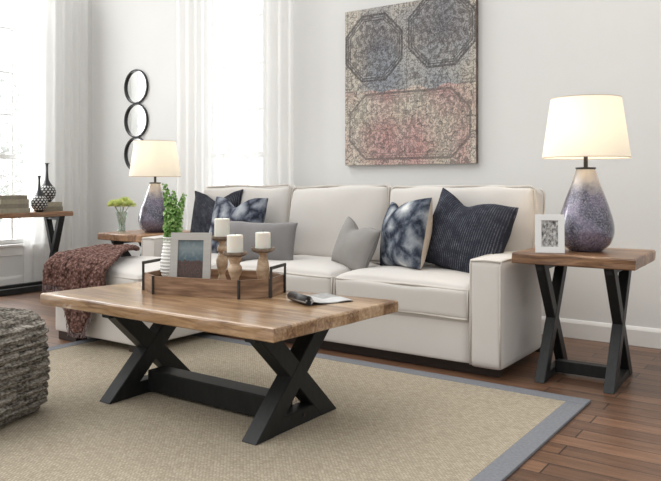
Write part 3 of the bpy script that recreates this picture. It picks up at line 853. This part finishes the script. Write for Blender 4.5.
photo_frame('photo_frame', 'grey wooden picture frame with a landscape photo standing in the tray', (-2.492, 2.372, TZ+.016), 33, .195, .268, .036, 0, .02, M['frame_grey'], landscape, 9)
photo_frame('photo_frame', 'white picture frame with a black and white photo next to the right lamp', (-1.14, 3.515, .6525), 22, .140, .192, .030, .0, .018, M['frame_lacquer'], family, 8)

# ------------------------------------------------------------------ tray
tray = thing('serving_tray', 'long octagonal wooden tray with dark metal handles on the coffee table', 'tray', TR, TRr)
L_, D_, cu, cv = .334, .172, .111, .092
oct_ = [(-L_, -D_+cv), (-L_+cu, -D_), (L_-cu, -D_), (L_, -D_+cv), (L_, D_-cv), (L_-cu, D_), (-L_+cu, D_), (-L_, D_-cv)]
link('tray_base', prism(oct_, 0, .012), M['tray_wood'], tray)
inn = [(x*(1-.012/L_) if abs(x) == L_ else x*(1-.006/abs(x)), y*(1-.012/D_) if abs(y) == D_ else y*(1-.006/abs(y))) for x, y in oct_]
for i in range(8):
    a, b_, c_, d_ = oct_[i], oct_[(i+1) % 8], inn[(i+1) % 8], inn[i]
    link('side_panel', prism([a, b_, c_, d_], .012, .084, .0012), M['tray_wood'], tray)
for (x, y) in oct_:
    q = Vector((x, y, 0)); o_ = q*.997
    link('corner_strap', box(o_.x-.0055, o_.x+.0055, o_.y-.0055, o_.y+.0055, 0, .086, .001, 1), M['metal'], tray)
for sx in (-1, 1):
    hb = bmesh.new(); x = sx*(L_+.005)
    y0, y1 = -D_+cv, D_-cv
    box(x-.004, x+.004, y0-.006, y0+.006, .0, .136, .001, 1, bm=hb); box(x-.004, x+.004, y1-.006, y1+.006, .0, .136, .001, 1, bm=hb)
    box(x-.0045, x+.0045, y0-.006, y1+.006, .126, .140, .001, 1, bm=hb)
    link('handle', hb, M['metal'], tray)
TB = TZ + .0125   # tray floor

# candle holders and candles
def holder(label, loc, prof, group='turned wooden candle holders'):
    t = thing('candle_holder', label, 'candle holder', loc, group=group)
    ptop = prof[-1][1]
    link('turned_stem', lathe(smooth_prof([(.0005, 0)] + prof, 5), 32), M['turned_wood'], t, smooth=True)
    link('plate', lathe([(.0005, ptop-.002), (.030, ptop-.002), (.052, ptop+.006), (.056, ptop+.012), (.056, ptop+.022), (.051, ptop+.022), (.048, ptop+.014), (.0005, ptop+.014)], 40), M['plate_wood'], t)
    return ptop+.014
def candle(label, loc, r, h):
    t = thing('pillar_candle', label, 'candle', loc, group='ivory pillar candles')
    link('wax', lathe([(.0005, 0), (r-.001, 0), (r, .002), (r, h-.004), (r-.002, h-.001), (r-.006, h), (.012, h-.003), (.0005, h-.004)], 40), M['white_wax'], t, smooth=False)
    bmw = tube([(0, 0, h-.005), (.001, 0, h+.004), (.002, .001, h+.009)], .001, 6)
    link('wick', bmw, M['wick'], t)
pA = [(a_*.84, b_) for a_, b_ in [(.034, 0), (.036, .01), (.028, .03), (.020, .05), (.019, .06), (.024, .075), (.033, .105), (.034, .13), (.024, .15), (.016, .162), (.028, .172), (.029, .188), (.018, .205), (.020, .215), (.024, .224)]]
zt = holder('tallest turned wooden candle holder, next to the grey picture frame', (-2.452, 2.554, TB), pA)
candle('ivory pillar candle on the tallest holder, next to the grey picture frame', (-2.452, 2.554, TB+zt+.0003), .0375, .094)
pB = [(a_*.76, b_) for a_, b_ in [(.040, 0), (.042, .01), (.034, .025), (.024, .045), (.022, .055), (.028, .07), (.040, .095), (.042, .115), (.030, .13), (.034, .14), (.042, .155), (.044, .166)]]
zt = holder('shortest, thickest turned wooden candle holder, in the middle of the tray', (-2.263, 2.443, TB), pB)
candle('ivory pillar candle on the shortest holder, in the middle of the three', (-2.263, 2.443, TB+zt+.0003), .0375, .086)
pC = [(.032, 0), (.034, .008), (.025, .02), (.018, .032), (.022, .045), (.030, .08), (.031, .10), (.025, .14), (.017, .165), (.020, .172), (.024, .18)]
zt = holder('slim turned wooden candle holder at the right end of the tray', (-2.193, 2.560, TB), pC)
candle('ivory pillar candle on the slim holder at the right end of the tray', (-2.193, 2.560, TB+zt+.0003), .036, .08)

# ribbed white vase and bells of Ireland
VX, VY = -2.672, 2.432
vase = thing('ribbed_vase', 'white ribbed ceramic vase in the tray holding tall green flower stalks', 'vase', (VX, VY, TB))
prof = [(.0005, 0), (.045, 0), (.047, .012), (.046, .03), (.05, .045)]
base_pts = smooth_prof([(.050, .045), (.058, .075), (.059, .11), (.054, .15), (.047, .19), (.043, .225), (.046, .24)], 12)
for i, (r_, h_) in enumerate(base_pts): prof.append((r_ + .0022*math.sin(h_*2*math.pi/.0165), h_))
prof += [(.041, .24), (.038, .22), (.04, .19), (.0005, .15)]
link('vase_body', lathe(prof, 48), M['ceramic'], vase, smooth=True)
def stalk(lean, h, seed, label):
    r = random.Random(seed); t = thing('flower_stalk', label, 'flower', (VX+lean[0]*.12, VY+lean[1]*.12, TB+.158), group='green bell flower stalks')
    def at(k): return Vector((lean[0]*k*k*.9, lean[1]*k*k*.9, h*k))
    link('stem', tube([at(k/10) for k in range(11)], [.003]*9+[.002, .001], 6), M['stem'], t, smooth=True)
    bm = bmesh.new(); n = int(h/.0062)
    for i in range(n):
        k = .12 + .88*i/n; p = at(k); a = i*2.4 + r.uniform(-.3, .3); s = (.0235*(1-.70*max(0, (k-.3)/.7)))*r.uniform(.85, 1.15)
        d = Vector((math.cos(a), math.sin(a), r.uniform(.1, .7))).normalized(); o1 = d.orthogonal().normalized(); o2 = d.cross(o1)
        c0 = p + d*.003; m = 7
        ring0 = [bm.verts.new(c0 + (o1*math.cos(2*math.pi*q/m)+o2*math.sin(2*math.pi*q/m))*s*.15) for q in range(m)]
        ring1 = [bm.verts.new(c0 + d*s*.8 + (o1*math.cos(2*math.pi*q/m)+o2*math.sin(2*math.pi*q/m))*s*.55) for q in range(m)]
        ring2 = [bm.verts.new(c0 + d*s*1.15 + (o1*math.cos(2*math.pi*q/m)+o2*math.sin(2*math.pi*q/m))*s*(1.0+.12*(q % 2))) for q in range(m)]
        for A, B in ((ring0, ring1), (ring1, ring2)):
            for q in range(m): bm.faces.new((A[q], A[(q+1) % m], B[(q+1) % m], B[q]))
        bm.faces.new(ring0)
    link('bells', bm, M['leaf'], t, smooth=True)
stalk((-.035, -.020), .345, 1, 'tallest green bell flower stalk, at the left of the ribbed vase')
stalk((.004, .006), .310, 2, 'green bell flower stalk in the middle of the ribbed vase')
stalk((.055, .030), .295, 3, 'green bell flower stalk leaning right, nearest the charcoal striped pillow')
stalk((.020, -.03), .19, 4, 'short green bell flower stalk at the front of the ribbed vase')

# magazine
MG = (-1.87, 2.545, TZ+.0005)
mg = thing('magazine', 'open magazine with its left pages curled back, lying at the right of the coffee table', 'magazine', MG, R(66))
def page_fn(u, v):
    g = .62 + .1*noise.noise(Vector((u*9, v*9, 1)))
    if .1 < u < .42 and .12 < v < .85 and int(v*26) % 2: g *= .7
    if u > .52 and v > .45: g *= .55 + .2*noise.noise(Vector((u*14, v*14, 4)))
    return (g, g, g*.99)
vs, fs, cs = [], [], []
n = 24
for j in range(n+1):
    for i in range(n+1):
        u, v = i/n, j/n
        vs.append((-.085+u*.20, -.12+v*.22, .007 + .010*math.exp(-((u-.0)/.12)**2) + .002*math.sin(u*9))); cs.append(page_fn(u, v))
for j in range(n):
    for i in range(n): a = j*(n+1)+i; fs.append((a, a+1, a+n+2, a+n+1))
o = link('open_page', color_mesh('open_page', vs, fs, cs), M['magpaper'], mg, smooth=True)
md = o.modifiers.new('t', 'SOLIDIFY'); md.thickness = .004; md.offset = -1
link('cover', box(-.088, .118, -.122, .102, 0, .0016), M['black_print'], mg)
rl = bmesh.new()
def spiral(turns, r0, r1, k=40): return [((r0+(r1-r0)*i/k)*math.cos(i/k*turns*2*math.pi), (r0+(r1-r0)*i/k)*math.sin(i/k*turns*2*math.pi)) for i in range(k+1)]
sp = spiral(4, .006, .021, 90)
A = [rl.verts.new((-.105+p[0], -.125, .0225+p[1])) for p in sp]; B = [rl.verts.new((-.105+p[0], .04, .0225+p[1])) for p in sp]
for i in range(len(sp)-1): rl.faces.new((A[i], A[i+1], B[i+1], B[i]))
o = link('curled_pages', rl, M['magpaper'], mg, smooth=True)
at = o.data.color_attributes.new('Col', 'FLOAT_COLOR', 'POINT')
for i, v in enumerate(o.data.vertices):
    g = .03 if (noise.noise(v.co*40) > -.1 or v.co.y < -.14) else .6; at.data[i].color = (g, g, g, 1)
md = o.modifiers.new('t', 'SOLIDIFY'); md.thickness = .0012

# ------------------------------------------------------------------ flowers on the left end table
FX, FYY, FZ = -4.50, 3.575, .612
gv = thing('glass_vase', 'small clear glass vase of yellow-green flowers on the left end table', 'vase', (FX, FYY, FZ+.0005))
link('glass_body', lathe(smooth_prof([(.0005, .0), (.028, .0), (.031, .01), (.028, .05), (.030, .09), (.040, .135), (.046, .165)], 6) + smooth_prof([(.044, .165), (.038, .135), (.028, .09), (.026, .05), (.027, .014), (.0005, .01)], 4), 36), M['vase_glass'], gv, smooth=True)
def bloom(dx, dy, h, s, seed, label):
    r = random.Random(seed); t = thing('cut_flower', label, 'flower', (FX+dx*.18, FYY+dy*.18, FZ+.014), group='yellow-green flowers')
    q = [(0, 0, 0), (-dx*.5, -dy*.5, h*.4), (dx*.3, dy*.3, h*.75), (dx*.82, dy*.82, h)]
    link('stem', tube(q, .0025, 6), M['stem'], t, smooth=True)
    bm = bmesh.new(); c = Vector((dx*.82, dy*.82, h))
    for i in range(240):
        z = r.uniform(-.25, 1); a = i*2.39996; rad = math.sqrt(max(0, 1-z*z)); d = Vector((rad*math.cos(a), rad*math.sin(a), z*.8))
        o1 = d.orthogonal().normalized(); L = s*r.uniform(.85, 1.1)
        b0, b1 = c+d*L*.3, c+d*L
        vs_ = [bm.verts.new(b0+o1*.0015), bm.verts.new(b0.lerp(b1, .6)+o1*.0042), bm.verts.new(b1), bm.verts.new(b0.lerp(b1, .6)-o1*.0042), bm.verts.new(b0-o1*.0015)]
        bm.faces.new(vs_)
    link('petals', bm, M['bloom'], t)
bl = [(-.068, -.02, .200, .056, 'leftmost yellow-green flower in the glass vase'), (-.03, -.045, .205, .058, 'yellow-green flower at the front left of the glass vase'),
      (.012, .02, .222, .062, 'highest yellow-green flower, in the middle of the glass vase'), (.035, -.045, .203, .058, 'yellow-green flower at the front right of the glass vase'),
      (.072, .012, .200, .056, 'rightmost yellow-green flower, nearest the lamp'), (-.03, .045, .215, .058, 'yellow-green flower at the back of the glass vase')]
for i, (dx, dy, h, s, lab) in enumerate(bl): bloom(dx, dy, h, s, 20+i, lab)

# ------------------------------------------------------------------ books and vases on the console
def book(loc, l, w, h, yaw, mat, label, group):
    t = thing('book', label, 'book', loc, R(yaw), group)
    bm = bmesh.new()
    box(-w/2, w/2, -l/2, l/2, 0, .004, .001, 1, bm=bm); box(-w/2, w/2, -l/2, l/2, h-.004, h, .001, 1, bm=bm)
    box(w/2-.004, w/2, -l/2, l/2, .003, h-.003, bm=bm)
    link('cover', bm, mat, t)
    link('pages', box(-w/2+.006, w/2-.004, -l/2+.006, l/2-.006, .004, h-.004), M['paper'], t)
z = .7305
names = ['lowest', 'second lowest', 'second highest', 'topmost']
for i, (h, l, w, dy, yw) in enumerate([(.042, .29, .21, .0, 1), (.038, .28, .2, -.004, -2), (.042, .275, .2, -.004, 2), (.036, .262, .19, -.008, 0)]):
    book((-6.09, 3.585+dy, z), l, w, h, yw, M['book'] if i % 2 == 0 else M['book_dark'], 'taupe cloth book, %s in the stack of four on the console table' % names[i], 'books stacked under the window')
    z += h + .0004
z = .7305
for i, (h, l, w, nm) in enumerate([(.044, .21, .17, 'lower'), (.042, .20, .16, 'upper')]):
    book((-6.155, 4.02, z), l, w, h, 3*i, M['book'] if i else M['book_dark'], 'taupe book, %s of the two under the tall black vase' % nm, 'books under the tall vase')
    z += h + .0004
def dotted_vase(label, loc, s, prof, z_lo, z_hi):
    t = thing('bottle_vase', label, 'vase', loc, group='black dotted bottle vases')
    P_ = smooth_prof(prof, 10); n = 96; vs, cs, fs = [], [], []
    for (r_, h_) in P_:
        for k in range(n):
            a = 2*math.pi*k/n; vs.append((r_*s*math.cos(a), r_*s*math.sin(a), h_*s))
            col = (.018, .018, .019)
            if z_lo < h_ < z_hi:
                rows = 6; q = (h_-z_lo)/(z_hi-z_lo)*rows; row = int(q); fz = q-row; fa = (k/n*14 + .5*(row % 2)) % 1
                if ((fa-.5)/.30)**2 + ((fz-.5)/.34)**2 < 1: col = (.62, .61, .58)
            cs.append(col)
    for j in range(len(P_)-1):
        for k in range(n): fs.append((j*n+k, j*n+(k+1) % n, (j+1)*n+(k+1) % n, (j+1)*n+k))
    link('vase_body', color_mesh('vase_body', vs, fs, cs), M['dots'], t, smooth=True)
dotted_vase('small black bottle vase with white dots standing directly on the console table', (-6.025, 3.845, .7305), 1.0,
            [(.0005, 0), (.03, 0), (.04, .01), (.068, .045), (.078, .085), (.068, .125), (.04, .16), (.018, .20), (.0115, .25), (.010, .30), (.014, .33), (.021, .338), (.018, .334), (.0005, .325)], .015, .15)
dotted_vase('taller black bottle vase with white dots standing on two books', (-6.14, 4.0, z), 1.06,
            [(.0005, 0), (.03, 0), (.04, .01), (.068, .045), (.078, .085), (.068, .125), (.04, .16), (.018, .20), (.0115, .25), (.010, .31), (.014, .345), (.023, .352), (.02, .348), (.0005, .34)], .015, .15)

# ------------------------------------------------------------------ pouf
pf = soft_box(.26, .26, .21, .075, 84, (.02, .02, .022), .006, 2, (0, 0, .21))
for v in pf.verts:
    c = v.co
    lat = Vector((c.x, c.y, 0)); rr_ = max(abs(c.x), abs(c.y))
    onside = min(1, max(0, (rr_-.2)/.05))
    w = math.sin(c.z*2*math.pi/.034 + 1.3*noise.noise(c*5)) * onside
    w2 = math.sin(c.x*2*math.pi/.03 + 1.6*noise.noise(c*6)) * (1-onside)
    k = .0085*w + .0035*math.sin(40*(c.x+c.y)*4 + 30*c.z)
    if lat.length > 0: c += lat.normalized()*k*onside
    if c.z > .3: c.z += .006*w2
    c.z = max(c.z, 0)
link('pouf', pf, M['pouf'], None, (-2.965, 1.525, RZ+.0005), (0, 0, R(15)), smooth=True)
tag(bpy.data.objects['pouf'], 'square grey-brown braided wool pouf standing on the rug at the left', 'pouf')

# ------------------------------------------------------------------ wall decor
mir = thing('wall_mirror', 'column of round mirrors in thin black rings on the back wall by the corner', 'mirror', (-5.63, WY, 1.285))
for k in range(3):
    zc = .335*k
    rg = bmesh.new(); n = 64; r0, r1 = .158, .171
    for ra, ya in ((r0, -.004), (r0, -.024), (r1, -.024), (r1, -.002)): pass
    rings = [[rg.verts.new((rr*math.cos(2*math.pi*q/n), yy, zc+rr*math.sin(2*math.pi*q/n))) for q in range(n)] for rr, yy in ((r0, -.002), (r0, -.024), (r1, -.024), (r1, -.002))]
    for a_, b_ in zip(rings, rings[1:]+rings[:1]):
        for q in range(n): rg.faces.new((a_[q], a_[(q+1) % n], b_[(q+1) % n], b_[q]))
    ring = link('ring', rg, M['mirror_frame'], mir, smooth=False)
    mg_ = bmesh.new(); rr = [mg_.verts.new((.16*math.cos(2*math.pi*q/n), -.006, zc+.16*math.sin(2*math.pi*q/n))) for q in range(n)]; mg_.faces.new(rr)
    r2 = [mg_.verts.new((.16*math.cos(2*math.pi*q/n), -.002, zc+.16*math.sin(2*math.pi*q/n))) for q in range(n)]; mg_.faces.new(r2)
    for q in range(n): mg_.faces.new((rr[q], rr[(q+1) % n], r2[(q+1) % n], r2[q]))
    link('mirror_glass', mg_, M['mirror'], ring)

AW, AH = 1.095, 1.20
art = thing('wall_art', 'large square canvas print of faded octagon tile ornament above the sofa', 'wall art', (-2.5625, WY, 1.137))
link('canvas_body', box(-AW/2, AW/2, -.040, -.001, 0, AH), M['art_edge'], art)
cream, ink, blue, pink, red = (.60, .53, .42), (.055, .05, .055), (.25, .275, .32), (.60, .37, .34), (.48, .20, .18)
def octd(x, y):   # octagon metric
    x, y = abs(x), abs(y); return max(x, y, (x+y)*.7071)
def art_fn(u, v):
    X, Y = u, v*AH/AW*1.0
    wob = noise.noise(Vector((u*40, v*40, 3)))*.004
    c = mixc(cream, (.72, .66, .55), .5+noise.noise(Vector((u*6, v*6, 0))))
    # colour washes: blue-grey above, pink below
    top = v > .47 + .03*noise.noise(Vector((u*8, 0, 5)))
    w = .5 + .9*noise.noise(Vector((u*4.5, v*4.5, 11)))
    wash = mixc(c, blue if top else pink, w*1.05 if (.12 < u < .95) else w*.4)
    if not top: wash = mixc(wash, red, max(0, noise.noise(Vector((u*7, v*7, 21))))*.8)
    c = wash
    ln = 0
    for (cx, cy, rad, wide) in ((.235, .745, .228, 0), (.755, .805, .240, 0), (.50, .245, .225, .235)):
        dx = abs(u-cx+wob); dx = max(0, dx-wide); dy = (v-cy)*AH/AW
        d = octd(dx, dy)
        for rr_, th in ((rad, .0075), (rad-.020, .004), (rad-.036, .003)):
            if abs(d-rr_) < th: ln = max(ln, .88 if not wide else (.75 if rr_ == rad else .5))
        if d < rad:
            sx_ = u-cx if not wide else (u-.27 if u < .5 else u-.73)
            a = math.atan2(dy, sx_); rr_ = math.hypot(dy, sx_)
            f = math.sin(a*8)*math.sin(rr_*95) + .6*math.sin(a*16+rr_*60)
            if f > .30 + .6*noise.noise(Vector((u*30, v*30, 8))): ln = max(ln, .7 if not wide else .45)
            if cy > .5: c = mixc(c, (.09, .10, .14), .62*max(0, 1-rr_/(rad*.9)) + .22)
    # straps joining the medallions
    for x_ in (.02, .44, .50, .98):
        if abs(u-x_) < .004 and .35 < v: ln = max(ln, .7)
    for y_ in (.475, .495):
        if abs(v-y_) < .004 and (u < .06 or u > .9): ln = max(ln, .7)
    # scrollwork between medallions
    q = Vector((u*26, v*28, 4)); s = noise.noise(q + Vector((2*noise.noise(q*.7), 2*noise.noise(q*.7+Vector((4, 4, 0))), 0)))
    if abs(s) < .075: ln = max(ln, .68)
    q = Vector((u*62, v*66, 14)); s = noise.noise(q)
    if abs(s) < .10: ln = max(ln, .58)
    if top and v < .72 and .18 < u < .9: c = mixc(c, (.34, .37, .39), .45)
    c = mixc(c, ink, ln)
    q = Vector((u*34, v*36, 24)); s = noise.noise(q)
    if abs(s) < .05: c = mixc(c, ink, .6)
    # worn speckle
    sp_ = noise.noise(Vector((u*150, v*160, 6)))
    return mixc(c, (.70, .66, .60), max(0, sp_)*.55)
picture_plane('printed_face', AW, AH, 250, 270, art_fn, M['art'], art, y=-.0415)

# ------------------------------------------------------------------ camera, light
cam = bpy.data.cameras.new('camera'); co = bpy.data.objects.new('camera', cam); C.objects.link(co)
co.location = (0, 0, 1.0); co.rotation_euler = (R(90), 0, R(35.15))
cam.sensor_width = 36; cam.lens = 710/661*36; cam.shift_y = -57.5/661; cam.clip_start = .05
bpy.context.scene.camera = co

w = bpy.data.worlds.new('world'); bpy.context.scene.world = w; w.use_nodes = True; nt = w.node_tree
bg = nt.nodes['Background']
tc = nt.nodes.new('ShaderNodeTexCoord')
dp = nd(nt, 'ShaderNodeVectorMath', operation='DOT_PRODUCT'); lk(nt, tc.outputs['Generated'], dp.inputs[0]); dp.inputs[1].default_value = (-.76, .65, 0)
r = ramp(nt, dp.outputs['Value'], [(.0, (.78, .78, .775)), (.5, (2.6, 2.62, 2.62)), (1, (3.1, 3.12, 3.12))])
lk(nt, r.outputs[0], bg.inputs['Color']); bg.inputs['Strength'].default_value = 1.0

def area(name, loc, target, sx, sy, e, col=(1, 1, 1)):
    l = bpy.data.lights.new(name, 'AREA'); l.shape = 'RECTANGLE'; l.size = sx; l.size_y = sy; l.energy = e; l.color = col
    o = bpy.data.objects.new(name, l); C.objects.link(o); o.location = loc
    o.rotation_euler = (Vector(target)-Vector(loc)).to_track_quat('-Z', 'Y').to_euler(); return o
area('daylight_left_window', (WX-.35, 3.45, 1.75), (-3, 2.9, .8), 1.3, 2.3, 75)
sl = bpy.data.lights.new('soft_daylight', 'SUN'); sl.energy = .9; sl.angle = R(45); sl.color = (1, .985, .96)
so = bpy.data.objects.new('soft_daylight', sl); C.objects.link(so); so.location = (-3, -3, 6)
so.rotation_euler = Vector((.45, .55, -.85)).to_track_quat('-Z', 'Y').to_euler()

sc = bpy.context.scene
sc.view_settings.view_transform = 'Standard'; sc.view_settings.look = 'None'; sc.view_settings.gamma = 1
sc.view_settings.exposure = 0.10
sc.view_settings.use_curve_mapping = False
